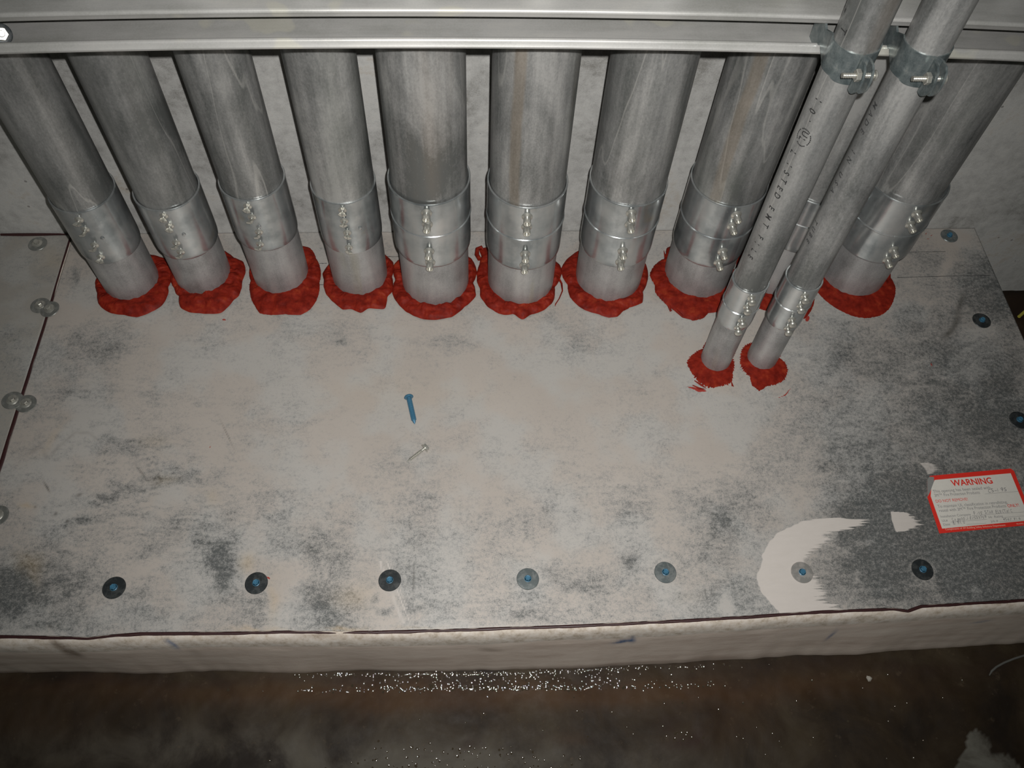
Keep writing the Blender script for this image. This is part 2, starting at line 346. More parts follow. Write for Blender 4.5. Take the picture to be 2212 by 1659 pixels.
def plate_material(name='steel_plate', base=((.345,.305,.268),(.45,.41,.372))):
    t = NT(name); a = t.attr('wear'); s = t.attr('smudge')
    f1 = t.noise(190, 5, .75); f2 = t.noise(620, 3, .7); f3 = t.noise(75, 5, .7, t.mapping((.5, 1.4, 1)))
    dd = t.math('ADD', a[0], t.math('ADD', t.math('MULTIPLY', t.math('SUBTRACT', f1, .5), 1.5), t.math('ADD', t.math('MULTIPLY', t.math('SUBTRACT', f2, .5), 1.2), t.math('MULTIPLY', t.math('SUBTRACT', f3, .5), .5))))
    dusty = t.mix(t.noise(5, 5, .6), base[0], base[1])
    dusty = t.mix(t.math('MULTIPLY', t.sm(t.noise(9, 3, .5), .45, .6), .5), dusty, (.40, .40, .385))
    dust = t.mix(t.math('MULTIPLY', t.sm(dd, .05, .55), .55), dusty, (.23, .235, .23))
    c = t.mix(t.math('MULTIPLY', t.sm(dd, .36, 1.02), .88), dust, (.055, .061, .061))
    c = t.mix(t.math('MULTIPLY', t.sm(f2, .60, .72), t.math('MULTIPLY', t.sm(a[0], .25, .6), .7)), c, (.42, .43, .42))
    c = t.mix(t.math('MULTIPLY', a[2], .42), c, (.47, .33, .16))
    c = t.mix(t.math('MULTIPLY', s[1], .75), c, (.075, .07, .06))
    pl = t.sm(t.math('ADD', a[1], t.math('MULTIPLY', t.math('SUBTRACT', f1, .5), .6)), .25, .75)
    c = t.mix(pl, c, t.mix(f3, (.43, .395, .36), (.50, .46, .425)))
    red = t.sm(t.math('ADD', s[0], t.math('MULTIPLY', t.math('SUBTRACT', f1, .5), .5)), .45, .65)
    c = t.mix(red, c, (.30, .03, .02))
    t.bump(t.math('ADD', f1, t.math('MULTIPLY', f2, .5)), .10, .0006)
    ro = t.mix(t.sm(dd, .3, .8), (.50, .50, .50), (.40, .40, .40)); ro = t.mix(pl, ro, (.8, .8, .8))
    me = t.math('MULTIPLY', t.math('SUBTRACT', 1.0, pl), .18)
    return t.out(c, ro, me, .5)
PLATE = plate_material()
PLATE_SIDE = plate_material('left_steel_plate', ((.27,.25,.22),(.36,.34,.305)))

# ------------------------------------------------------------------ setting
FLOORZ = -0.19
fe_px = [(-300,1381),(0,1374.5),(110,1376),(190,1378.5),(240,1373),(300,1368.5),(388,1367.5),(500,1367),(620,1364.5),(740,1366),(850,1364),(1000,1360),(1110,1356),(1230,1352.5),(1478,1340),(1600,1333),(1775,1321),(1930,1315),(1962,1319),(1990,1309),(2100,1303),(2210,1296),(2400,1287)]
FE = np.array([Z(*p) for p in fe_px]); edge = lambda x: np.interp(x, FE[:, 0], FE[:, 1])
def wall():
    m = MB(); X0, X1, z0, z1 = -2.4, 2.6, FLOORZ-.05, 2.3
    m.box((X0, 0.0, z0), (X1, .2, z1)); tag(m.build('wall_back', WALLM, smooth=False), kind='structure')
wall()
def curb_material():
    t = NT('curb_concrete'); sx = t.n('ShaderNodeSeparateXYZ'); t.link(t.P, sx.inputs[0])
    a = t.noise(7, 5, .6, t.mapping((.5, 1, 3))); b = t.noise(90, 5, .7); f = t.noise(40, 4, .6, t.mapping((.5, 1, 1.4)))
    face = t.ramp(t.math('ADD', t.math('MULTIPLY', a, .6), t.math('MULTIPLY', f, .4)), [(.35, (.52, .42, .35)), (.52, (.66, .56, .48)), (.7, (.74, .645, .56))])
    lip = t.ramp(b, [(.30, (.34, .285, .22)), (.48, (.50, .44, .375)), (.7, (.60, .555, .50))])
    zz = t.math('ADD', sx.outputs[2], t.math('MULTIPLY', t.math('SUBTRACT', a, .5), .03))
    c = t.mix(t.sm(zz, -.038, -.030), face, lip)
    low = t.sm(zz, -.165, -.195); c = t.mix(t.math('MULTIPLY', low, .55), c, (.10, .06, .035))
    s = t.attr('smudge')
    c = t.mix(s[0], c, (.04, .10, .22)); c = t.mix(s[1], c, (.12, .08, .05))
    t.bump(t.math('ADD', t.math('MULTIPLY', b, .6), t.math('MULTIPLY', f, .4)), .3, .0015)
    return t.out(c, .8, 0, .3)
def curb():
    xs = np.linspace(-1.9, .949, 600); fl_px = [(-400,1456),(0,1453),(400,1452),(740,1450.5),(1106,1447.5),(1480,1431),(1850,1411),(2210,1389),(2400,1378)]
    FB = np.array([Z(*p, FLOORZ) for p in fl_px]); base = np.interp(xs, FB[:, 0], FB[:, 1]); base += np.array([(mnoise.noise(Vector((x*9, 3, 0)))*.004+mnoise.noise(Vector((x*40, 1, 0)))*.0015) for x in xs])
    top = edge(xs); kk = np.ones(41)/41; top = np.convolve(np.pad(top, 20, mode='edge'), kk, 'valid'); rows = []
    for k, (dy, z) in enumerate([(None, -.0022), (0, -.0022), (-.004, -.004), (-.0075, -.010), (-.010, -.020), (-.011, -.034)]):
        y = np.zeros_like(xs)-0.001 if dy is None else top+dy+np.array([mnoise.noise(Vector((x*30, k*2.3, 5)))*.0015 for x in xs])
        rows.append(np.stack([xs, y, np.full_like(xs, z)], 1))
    for t in np.linspace(.1, 1, 26):
        z = -.034-(.034-.0)*0 - t*(-FLOORZ-.034); y = (top-.0115)*(1-t**1.3)+base*t**1.3
        rows.append(np.stack([xs, y, np.full_like(xs, z)], 1))
    V = np.concatenate(rows); n = len(xs); m = MB(); f = []
    for k in range(len(rows)-1):
        f += [(k*n+i, k*n+i+1, (k+1)*n+i+1, (k+1)*n+i) for i in range(n-1)]
    V = np.concatenate([V, [[xs[0], 0, FLOORZ], [xs[-1], 0, FLOORZ]]])
    a, b = len(V)-2, len(V)-1
    f.append(tuple([k*n for k in range(len(rows))] + [a])); f.append(tuple([b] + [k*n+n-1 for k in range(len(rows)-1, -1, -1)]))
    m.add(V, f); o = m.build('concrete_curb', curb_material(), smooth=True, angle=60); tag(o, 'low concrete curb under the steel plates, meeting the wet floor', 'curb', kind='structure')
    px, py = project(V); bl = np.zeros(len(V)); br = np.zeros(len(V))
    for a_ in [(1345,1386,20,2.2,-10,1.2),(1366,1382,6,5,-40,1.2),(362,1385,4,5,-40,.8),(376,1395,10,4,45,.9),(1797,1370,16,2,-42,.9),(2120,1343,20,1.5,-8,.6)]: bl += a_[5]*ell(px, py, *a_[:5])
    for a_ in [(118,1388,9,10,-30,.8),(140,1405,22,7,32,.9),(165,1412,16,5,25,.9),(1060,1404,26,3,3,.6),(420,1408,20,6,20,.3),(700,1372,60,4,0,.5),(480,1376,30,4,0,.4)]: br += a_[5]*ell(px, py, *a_[:5])
    at = o.data.color_attributes.new('smudge', 'FLOAT_COLOR', 'POINT')
    at.data.foreach_set('color', np.stack([np.clip(bl, 0, 1), np.clip(br, 0, 1)*.8, bl*0, bl*0+1], 1).astype('f').ravel())
curb()
def floor_material():
    t = NT('wet_floor'); a = t.attr('floor'); n1 = t.noise(9, 6, .65, dist=.5); n2 = t.noise(60, 5, .7); n3 = t.noise(3.2, 4, .6, t.mapping((1, 2.2, 1)))
    c = t.ramp(n1, [(.34, (.010, .006, .003)), (.52, (.022, .0135, .006)), (.70, (.038, .027, .014))])
    c = t.mix(t.math('MULTIPLY', a[0], .6), c, t.mix(n1, (.034, .014, .004), (.070, .030, .007)))
    c = t.mix(t.math('MULTIPLY', t.math('MULTIPLY', a[1], 1.0), t.sm(n1, .3, .6)), c, (.13, .125, .105))
    c = t.mix(t.math('MULTIPLY', a[2], .8), c, (.022, .010, .006))
    c = t.mix(t.math('MULTIPLY', t.sm(n2, .60, .74), .25), c, (.11, .08, .05))
    t.bump(t.math('ADD', t.math('MULTIPLY', n1, .3), t.math('MULTIPLY', n2, .5)), .25, .002)
    return t.out(c, t.math('ADD', t.math('MULTIPLY', n2, .3), .50), 0, .25)
def floor_colors(V):
    x0, y0 = project(V); px = x0 + (fbm(V[:, 0], V[:, 1], 14, 61)-.5)*70; py = y0 + (fbm(V[:, 0], V[:, 1], 14, 71)-.5)*36
    o = np.zeros(len(V)); g = np.zeros(len(V)); d = np.zeros(len(V))
    for a in [(700,1500,500,26,0,.8),(1250,1500,500,30,0,.7),(150,1480,200,18,0,.35),(900,1530,180,22,0,.6),(1380,1495,150,16,0,.8),(1750,1480,250,30,0,.55),(60,1560,150,40,0,.3),(1560,1560,90,50,0,.35),(1250,1600,40,16,0,.5)]: o += a[5]*ell(px, py, *a[:5])
    g += 1.5*(inpoly(x0+(fbm(x0, y0, .05, 91)-.5)*30, y0+(fbm(x0, y0, .05, 95)-.5)*30, [(2096,1576),(2125,1590),(2150,1628),(2190,1640),(2206,1680),(2060,1700),(2064,1650),(2092,1610)]))
    g += .28*ell(px, py, 400, 1620, 500, 50) + .3*ell(px, py, 1000, 1650, 500, 40)
    for a in [(1470,1610,45,16,-10,.9),(1440,1570,20,22,0,.6),(1000,1610,22,12,0,.6),(755,1556,16,6,20,.7),(1500,1590,14,20,0,.7),(2212,700,200,120,0,.5),(1900,1440,500,16,0,.45),(400,1475,700,8,0,.4)]: d += a[5]*ell(px, py, *a[:5])
    one = np.ones(len(V)); return {'floor': np.stack([np.clip(o, 0, 1), np.clip(g, 0, 1), np.clip(d, 0, 1), one], 1)}
xs = np.concatenate([np.linspace(-2.4, -1.1, 20)[:-1], np.linspace(-1.1, 1.3, 500), np.linspace(1.3, 2.6, 20)[1:]])
ys = np.concatenate([np.linspace(-2.6, -1.2, 20)[:-1], np.linspace(-1.2, -.69, 130), np.linspace(-.69, .0, 30)[1:]])
tag(grid_obj('floor', xs, ys, FLOORZ, floor_material(), floor_colors, lambda X, Y: FLOORZ+(fbm(X, Y, 20, 41)-.5)*.006-.002, .03), kind='structure')

# ------------------------------------------------------------------ steel plates
PX0, PX1 = -.6915, .953
main = grid_obj('steel_plate', np.concatenate([np.linspace(PX0, .36, 520)[:-1], np.linspace(.36, .74, 440)[:-1], np.linspace(.74, PX1, 110)]), np.concatenate([np.linspace(-.72, -.50, 250)[:-1], np.linspace(-.50, -.0015, 250)]), 0.0, PLATE, wear, None, .0022, lambda X: edge(X)+.0018)
tag(main, 'long grey steel cover plate under all the conduits, smeared with pale plaster', 'steel plate')
left = grid_obj('steel_plate', np.linspace(-1.6, PX0-.0035, 240), np.linspace(-.72, -.004, 240), 0.0004, PLATE_SIDE, wear, None, .0026, lambda X: edge(X)+.0018)
tag(left, 'dusty steel plate left of the maroon seam, cut by the frame', 'steel plate')
PENCIL = plain('pencil', (.05, .05, .05), .7, 0, 400, .5, 0)
def strip(points, w, z, h=0):
    m = MB(); pts = [np.array(p) for p in points]; v = []; f = []
    for k, p in enumerate(pts):
        a = pts[min(k+1, len(pts)-1)] - pts[max(k-1, 0)]; a = a/np.hypot(a[0], a[1]); nrm = np.array([-a[1], a[0]]); ww = w*random.uniform(.6, 1.2)/2
        v += [(p[0]+nrm[0]*ww, p[1]+nrm[1]*ww, z), (p[0]-nrm[0]*ww, p[1]-nrm[1]*ww, z)]
    for k in range(len(pts)-1): f.append((2*k, 2*k+1, 2*k+3, 2*k+2))
    m.add(v, f); return m
for seg in ([(689,615),(706,615)],[(842,614),(856,613)],[(537,615),(543,615)],[(1938,599.5),(2140,594.5)],[(1962,545),(2042,543.5)],[(690,569.5),(706,569)],[(826,555),(862,554)]):
    a = Z(*seg[0]); b = Z(*seg[1]); n = 14
    strip([(a[0]*(1-t)+b[0]*t, a[1]*(1-t)+b[1]*t+random.uniform(-.0003, .0003)) for t in np.linspace(0, 1, n)], .0013, .0003).build('pencil_line', PENCIL, main, smooth=False)

# ------------------------------------------------------------------ maroon sealant seams
def bead(name, pts, wfn, h, label, z0=0.0):
    m = MB(); v = []; f = []; n = 7; pts = [np.array(p[:2]) for p in pts]
    for k, p in enumerate(pts):
        a = pts[min(k+1, len(pts)-1)] - pts[max(k-1, 0)]; a = a/(np.hypot(a[0], a[1])+1e-9); nr = np.array([-a[1], a[0]]); w = wfn(k/(len(pts)-1), p)
        for i in range(n):
            t = math.pi*i/(n-1); v.append((p[0]+nr[0]*w/2*math.cos(t), p[1]+nr[1]*w/2*math.cos(t), z0+h*math.sin(t)*min(1, w/.002)))
    for k in range(len(pts)-1):
        for i in range(n-1): f.append((k*n+i, k*n+i+1, (k+1)*n+i+1, (k+1)*n+i))
    m.add(v, f); o = m.build(name, MAROON); tag(o, label, 'sealant bead', 'maroon sealant seams'); return o
def wv(x, s): return mnoise.noise(Vector((x*s, s, .3)))
xa = FE[0, 0]; xb = Z(726, 1366)[0]; xc = Z(741, 1366)[0]; xd = PX1-.002
for a, b, lab in ((-1.2, xb, 'maroon sealant line along the plate front edge, left of the small gap'), (xc, xd, 'maroon sealant line along the plate front edge, right of the small gap')):
    X = np.linspace(a, b, 300); bead('sealant_bead', [(x, edge(x)-.0005+wv(x, 40)*.0006) for x in X], lambda t, p: (.0040+wv(p[0], 25)*.0016+wv(p[0], 120)*.0008)*min(1, t*40+.2, (1-t)*40+.2), .0016, lab, -.0008)
lp = [Z(*p) for p in [(145,513),(128,580),(112,645),(97,700),(72,775),(48,850),(22,930),(0,1003),(-60,1180),(-110,1340)]]; L = np.array(lp)
yy = np.linspace(-.012, edge(-.694)+.004, 200)
bead('sealant_bead', [(np.interp(-y, -L[:, 1], L[:, 0])*.3+.7*(-.6932)+wv(y, 30)*.0006, y) for y in yy], lambda t, p: (.0030+.0030*min(1, t*1.6)+wv(p[1], 30)*.0012), .0012, 'maroon sealant line in the seam between the two steel plates', .0002)
X = np.linspace(-.815, -.702, 60)
bead('sealant_bead', [(x, -.0035) for x in X], lambda t, p: .0015+.0055*math.sin(math.pi*min(1, .15+t*.9))*.8, .004, 'short maroon sealant line where left plate meets wall', .0)

# ------------------------------------------------------------------ washers with screws
def washer_set(px, py, wm, hm, style, label, group, rad=.0158, tilt=(0, 0), z=0.0):
    P = Z(px, py); t = empty('anchor_screw', (P[0], P[1], z), label, 'screw and washer', group)
    m = MB(); n = 40
    m.lathe([(rad-.0004, 0.0002), (rad, .0009), (rad-.0006, .0017), (rad*.5, .0021), (.0045, .0021)], (P[0], P[1], z), n=n, cap1=True)
    w = m.build('washer', wm, t)
    m = MB()
    if style == 'hex':
        m.lathe([(.0050, .0021), (.0050, .0030), (.0044, .0033)], (P[0], P[1], z), n=24, cap1=False)
        m.lathe([(.0042, .0030), (.0042, .0062), (.0035, .0069), (.0022, .0067), (.0018, .0060)], (P[0], P[1], z), n=6, rot=random.random())
    else:
        m.lathe([(.0085, .0020), (.0088, .0028), (.0070, .0038), (.0045, .0043)], (P[0], P[1], z), n=28, cap1=False)
        m.lathe([(.0046, .0040), (.0046, .0080), (.0040, .0086), (.0022, .0084)], (P[0], P[1], z), n=6, rot=random.random())
    m.build('screw_head', hm, t)
    if tilt != (0, 0): t.rotation_euler = (tilt[0], tilt[1], 0)
    return t
row = [(247,1270,WDARK,'leftmost dark washer with blue screw in the front row'),(554,1260,WDARK,'dark grey washer with blue screw, red fleck at its rim'),(842,1254,WDARK,'scratched dark washer with blue screw above pale double stroke'),
       (1140,1251,WGREY,'grey washer with blue screw at the middle of the front row'),(1437,1237,WGREY,'pale grey washer with blue screw beside a dark smudge'),(1732,1237,WPLAST,'blue screw on washer smeared over with white plaster'),(1992,1231,WDARK,'near-black washer with plastered blue screw below the warning sticker')]
for x, y, m_, lab in row: washer_set(x, y, m_, BLUE, 'hex', lab, 'washers with blue screws')
for x, y, m_, lab in [(2050,510,WGREY,'grey washer with blue screw on pale patch near the wall'),(2120,693,WDARK,'upper dark washer with blue screw by the right plate edge'),(2201,908,WDARK,'lower dark washer with blue screw cut by the right frame edge')]:
    washer_set(x, y, m_, BLUE, 'hex', lab, 'washers with blue screws')
for x, y, tl, z, lab in [(82,528,(0,0),.0006,'dull steel washer and bolt by the left wall corner'),(88,661,(0,.02),.0006,'upper left washer of the pair overlapping beside the first conduit'),(110,671,(.03,-.10),.0032,'lower right washer of the pair overlapping beside the first conduit'),
        (30,868,(0,.10),.0034,'left washer of the shiny overlapping pair lower on the seam'),(57,873,(0,.02),.0006,'right washer of the shiny overlapping pair lower on the seam'),(-4,1115,(0,0),.0006,'steel washer half cut by the left frame edge')]:
    washer_set(x, y, WSTEEL, SCREW, 'flange', lab, 'steel washers on the left plate', tilt=tl, z=z)

# ------------------------------------------------------------------ conduits with couplings
def seg_tube(z0, z1, r, x, y, n=72, lean=None):
    m = MB(); k = max(2, int((z1-z0)/.03)); m.lathe([(r, z0+(z1-z0)*i/k) for i in range(k+1)], (x, y, 0), n=n); return m
def set_screw(kind, cx, cy, Rr, th, z, parent):
    ax = Vector((math.cos(th), math.sin(th), 0)); o = Vector((cx, cy, z)) + ax*(Rr-.0015); m = MB()
    if kind == 'socket':
        m.lathe([(.0085, 0), (.0080, .0022), (.0056, .0038), (.0046, .0045), (.0046, .0050), (.0056, .0056), (.0058, .0150), (.0052, .0160), (.0038, .0160), (.0036, .0130)], o, ax, 20)
    elif kind == 'pan':
        m.lathe([(.0062, 0), (.0056, .0022), (.0034, .0032), (.0028, .0040), (.0028, .0085), (.0056, .0090), (.0060, .0112), (.0050, .0132), (.0030, .0142), (.0012, .0144)], o, ax, 20)
    else:
        a = random.uniform(-.6, .6)
        m.lathe([(.0070, 0), (.0060, .0020), (.0030, .0034), (.0024, .0045), (.0026, .0075)], o, ax, 14)
        u = Vector((-ax.y, ax.x, 0)); w = Vector((0, 0, 1)); d1 = (u*math.cos(a)+w*math.sin(a)); d2 = (w*math.cos(a)-u*math.sin(a))
        for s in (-1, 1):
            b = o+ax*.007; v = []
            for t_, rr, tw in ((0, .0026, 0), (.004, .0052, .3*s), (.0068, .0066, .55*s)):
                e1 = d1*math.cos(tw)+d2*math.sin(tw); e2 = d2*math.cos(tw)-d1*math.sin(tw)
                v += [b+ax*t_+e1*rr*s+e2*.0016, b+ax*t_+e1*rr*s-e2*.0016, b+ax*t_-e2*.0022, b+ax*t_+e2*.0022]
            f = [(0,1,5,4),(4,5,9,8),(1,2,6,5),(5,6,10,9),(2,3,7,6),(6,7,11,10),(3,0,4,7),(7,4,8,11),(8,9,10,11),(3,2,1,0)]
            m.add(v, f)
    return m.build('set_screw', SCREW, parent)
#        x, y, r, z_rim, R_coupling, bottom px, seam px, kind, screws px
PIPES = [
 ('P1', -0.5693,-0.1088,0.0453,0.2163,0.048,(227.8,571.7),None,'twist',[(167.3,488.5),(180.8,509.3),(201.6,542.7),(215.2,568)]),
 ('P2', -0.4508,-0.0963,0.0459,0.2077,0.0495,(396,563),None,'twist',[(351.7,479.5),(365.3,501.2),(378.8,537.3),(388.8,557)]),
 ('P3', -0.319,-0.0957,0.0465,0.2276,0.0493,(578.9,543.7),None,'twist',[(531.9,458.7),(541.8,482),(558,514),(559,540)]),
 ('P4', -0.1832,-0.1012,0.0471,0.2253,0.049,(765,549),None,'twist',[(739,466.8),(742.6,490),(749.8,515.6),(752.5,547.3)]),
 ('P5', -0.0525,-0.115,0.05715,0.2492,0.0616,(930,579.8),(930,513.5),'socket',[(920,476.7),(921.8,501),(925.5,559),(928,582.5)]),
 ('P6', 0.0951,-0.1147,0.05715,0.2412,0.0609,(1134.4,585.2),(1137.9,520.7),'socket',[(1138.8,485),(1138,506.6),(1135.2,565),(1133.4,589)]),
 ('P7', 0.2496,-0.1093,0.05715,0.237,0.0598,(1334.5,578.9),(1350.7,516.5),'socket',[(1366,476.7),(1363.4,501),(1347,558),(1341.7,581.6)]),
 ('P8', 0.4088,-0.103,0.05715,0.2285,0.0603,(1520.5,577.1),(1569.3,518.3),'socket',[(1595.6,480.4),(1586.5,504.8),(1565.7,559),(1556.7,582.5)]),
 ('P9', 0.553,-0.1025,0.05715,0.23,0.0605,None,None,'socket',[]),
 ('P10', 0.6915,-0.1019,0.05715,0.2314,0.0636,(1884.7,569.8),(1920.8,510),'socket',[(1986.8,477.5),(1973.3,501),(1936.2,555.3),(1922.6,577)]),
 ('C1', 0.4115,-0.286,0.0246,None,0.0272,None,None,'pan',[(1625.4,657.8),(1615.5,677.6),(1604.6,705.7),(1595.6,722)]),
 ('C2', 0.4901,-0.2841,0.0246,None,0.0274,None,None,'pan',[(1741,654),(1732,675),(1713,704.8),(1704,722.9)]),
]
LAB = {'P1': 'large steel conduit furthest left, its tube crossing the left frame edge', 'P2': 'second large steel conduit from the left, a ragged pale line down its right side',
 'P3': 'third large steel conduit from the left, bright scratches at mid height', 'P4': 'fourth large steel conduit from the left, last one with twisted screw stubs',
 'P5': 'wide mottled steel conduit, leftmost of those with a two-band coupling', 'P6': 'wide steel conduit right of centre with a brown stripe down its front',
 'P7': 'wide steel conduit, second from the brown-striped one towards the mottled right side', 'P8': 'wide dark steel conduit just left of the pair of thin conduits',
 'P9': 'wide steel conduit mostly hidden behind the two thin conduits', 'P10': 'wide steel conduit furthest right, behind and beside the thin pair',
 'C1': 'left thin conduit of the front pair, dotted lettering printed down it', 'C2': 'right thin conduit of the front pair, scraped bare on its right side'}
LAB['P7'] = 'wide steel conduit next to the right of the brown-striped one'
info = {}
for (nm, x, y, r, zr, Rr, bpx, spx, kind, scr) in PIPES:
    big = nm[0] == 'P'
    if nm == 'C1': zr = CY(1628, 635, x, y, Rr)[1]; zb = CY(1570, 711, x, y, Rr)[1]; zs = CY(1600, 681, x, y, Rr)[1]
    elif nm == 'C2': zr = CY(1745, 630, x, y, Rr)[1]; zb = CY(1688, 715, x, y, Rr)[1]; zs = CY(1710, 673, x, y, Rr)[1]
    elif nm == 'P9': zb, zs = .118, .178
    else:
        zb = CY(*bpx, x, y, Rr)[1]; zs = CY(*spx, x, y, Rr)[1] if spx else None
    info[nm] = (x, y, r, zr, Rr, zb)
    t = empty('steel_conduit', (x, y, 0), LAB[nm], 'conduit', 'large conduits in a row along the wall' if big else 'two thin conduits in front')
    seg_tube(.0, zb+.01, r, x, y).build('lower_tube', STUB, t)
    up = seg_tube(zb+.01, 1.05 if big else 1.0, r, x, y).build('upper_tube', PIPE, t)
    if nm in ('P6', 'P8'): up['stripe'] = {'P6': -.0245, 'P8': -.034}[nm]
    d = Rr-r; prof = [(r+.0002, zb-.0006), (r+d*.55, zb), (Rr-.0004, zb+.004), (Rr, zb+.012)]
    if zs: prof += [(Rr-.0003, zs-.0022), (Rr+.0010, zs-.0004), (Rr+.0009, zs+.0010), (Rr-.0004, zs+.0020)]
    prof += [(Rr, zs+.01 if zs else zb+.03), (Rr, zr-.006), (Rr+.0003, zr-.0008), (Rr-.0002, zr), (Rr-.0022, zr+.0001), (max(r+.0006, Rr-.0028), zr-.0012), (r+.0002, zr-.005)]
    m = MB(); m.lathe(prof, (x, y, 0), n=96, cap0=False, cap1=False)
    cp = m.build('coupling', COUP, t, angle=28); info[nm+'_c'] = cp; info[nm+'_u'] = up
    for q in scr:
        ext = .015 if kind == 'socket' else .012
        th, z = CY(q[0], q[1], x, y, Rr+ext); set_screw(kind, x, y, Rr, th, z, cp)
    if nm in ('P1', 'P2', 'P3', 'P4'):
        q = {'P1': (221, 514), 'P2': (397, 506), 'P3': (560, 488.5), 'P4': (778, 492)}[nm]; th, z = CY(*q, x, y, Rr); ax = Vector((math.cos(th), math.sin(th), 0))
        m = MB(); m.lathe([(.0030, -.001), (.0029, .0008), (.0022, .0019), (.0009, .0024)], Vector((x, y, z))+ax*Rr, ax, 16); m.build('dimple', COUP, cp)

# ------------------------------------------------------------------ printed lettering
def text_mesh(s, bold=0.0):
    cu = bpy.data.curves.new('txt', 'FONT'); cu.body = s; cu.offset = bold; cu.resolution_u = 5
    ob = bpy.data.objects.new('txt', cu); COL.objects.link(ob)
    dg = bpy.context.evaluated_depsgraph_get(); dg.update(); me = ob.evaluated_get(dg).to_mesh()
    v = np.array([tuple(p.co) for p in me.vertices]); f = [tuple(p.vertices) for p in me.polygons]
    ob.evaluated_get(dg).to_mesh_clear(); bpy.data.objects.remove(ob); bpy.data.curves.remove(cu)
    return v, f
INK = plain('stencil_ink', (.022, .022, .022), .6, 0, 900, .6, 0)
def cyl_text(nm, items, hgt, faint=False):
    x, y, r = info[nm][:3]; G = {}
    for wd_, s, p in items:
        m = G.setdefault(wd_, MB()); v, f = text_mesh(s, .012); th0, z0 = CY(p[0], p[1], x, y, r)
        cx = (v[:, 0].min()+v[:, 0].max())/2; cyy = (v[:, 1].min()+v[:, 1].max())/2; sc_ = hgt/.69
        V = [(x+(r+.0003)*math.cos(th0+(q[1]-cyy)*sc_/r), y+(r+.0003)*math.sin(th0+(q[1]-cyy)*sc_/r), z0-(q[0]-cx)*sc_*.85) for q in v]; m.add(V, f)
    return G, x, y, r
G, x, y, r = cyl_text('C1', [(0, '1', (1768,217)),(0, '0', (1755,240)),(0, '.', (1750,262)),(1, 'U', (1739,290)),(1, 'L', (1732,301)),(2, 'L', (1713,330)),(2, 'I', (1705,357)),(2, 'S', (1699,374)),(2, 'T', (1693,391)),(2, 'E', (1685,407)),(2, 'D', (1679,423)),(3, 'E', (1667,450)),(3, 'M', (1660,469)),(3, 'T', (1654,487)),(4, 'F', (1643,513)),(4, 'I', (1635,526)),(4, 'L', (1628,542)),(4, 'E', (1621,555)),(5, '7', (1825,18)),(6, 'T', (1822,66)),(7, '-', (1801,118))], .0086)
m = G[1]; th0, z0 = CY(1735, 297, x, y, r)                       # ring round the two letters of the listing mark
for k in range(28):
    if k % 7 == 3: continue
    a0, a1 = 2*math.pi*k/28, 2*math.pi*(k+.8)/28; v = []
    for a in (a0, a1):
        for rr in (.0098, .0086): v.append((x+(r+.0003)*math.cos(th0+math.cos(a)*rr/r), y+(r+.0003)*math.sin(th0+math.cos(a)*rr/r), z0-math.sin(a)*rr*1.25))
    m.add(v, [(0, 2, 3, 1)])
for m in G.values(): m.build('printed_word', INK, info['C1_u'], smooth=False)
INK2 = plain('faded_ink', (.045, .045, .045), .6, 0, 900, .6, 0)
G, *_ = cyl_text('C2', [(0, 'M', (1890,228)),(0, 'A', (1881,247)),(0, 'D', (1872,265)),(0, 'E', (1863,284)),(1, 'I', (1843,328)),(1, 'N', (1834,346)),(2, 'U', (1816,377)),(2, 'S', (1807,395)),(2, 'A', (1798,412)),(3, 'T', (1763,480)),(3, 'U', (1757,495)),(3, 'B', (1751,508)),(3, 'E', (1745,521))], .0078)
for m in G.values(): m.build('printed_word', INK2, info['C2_u'], smooth=False)

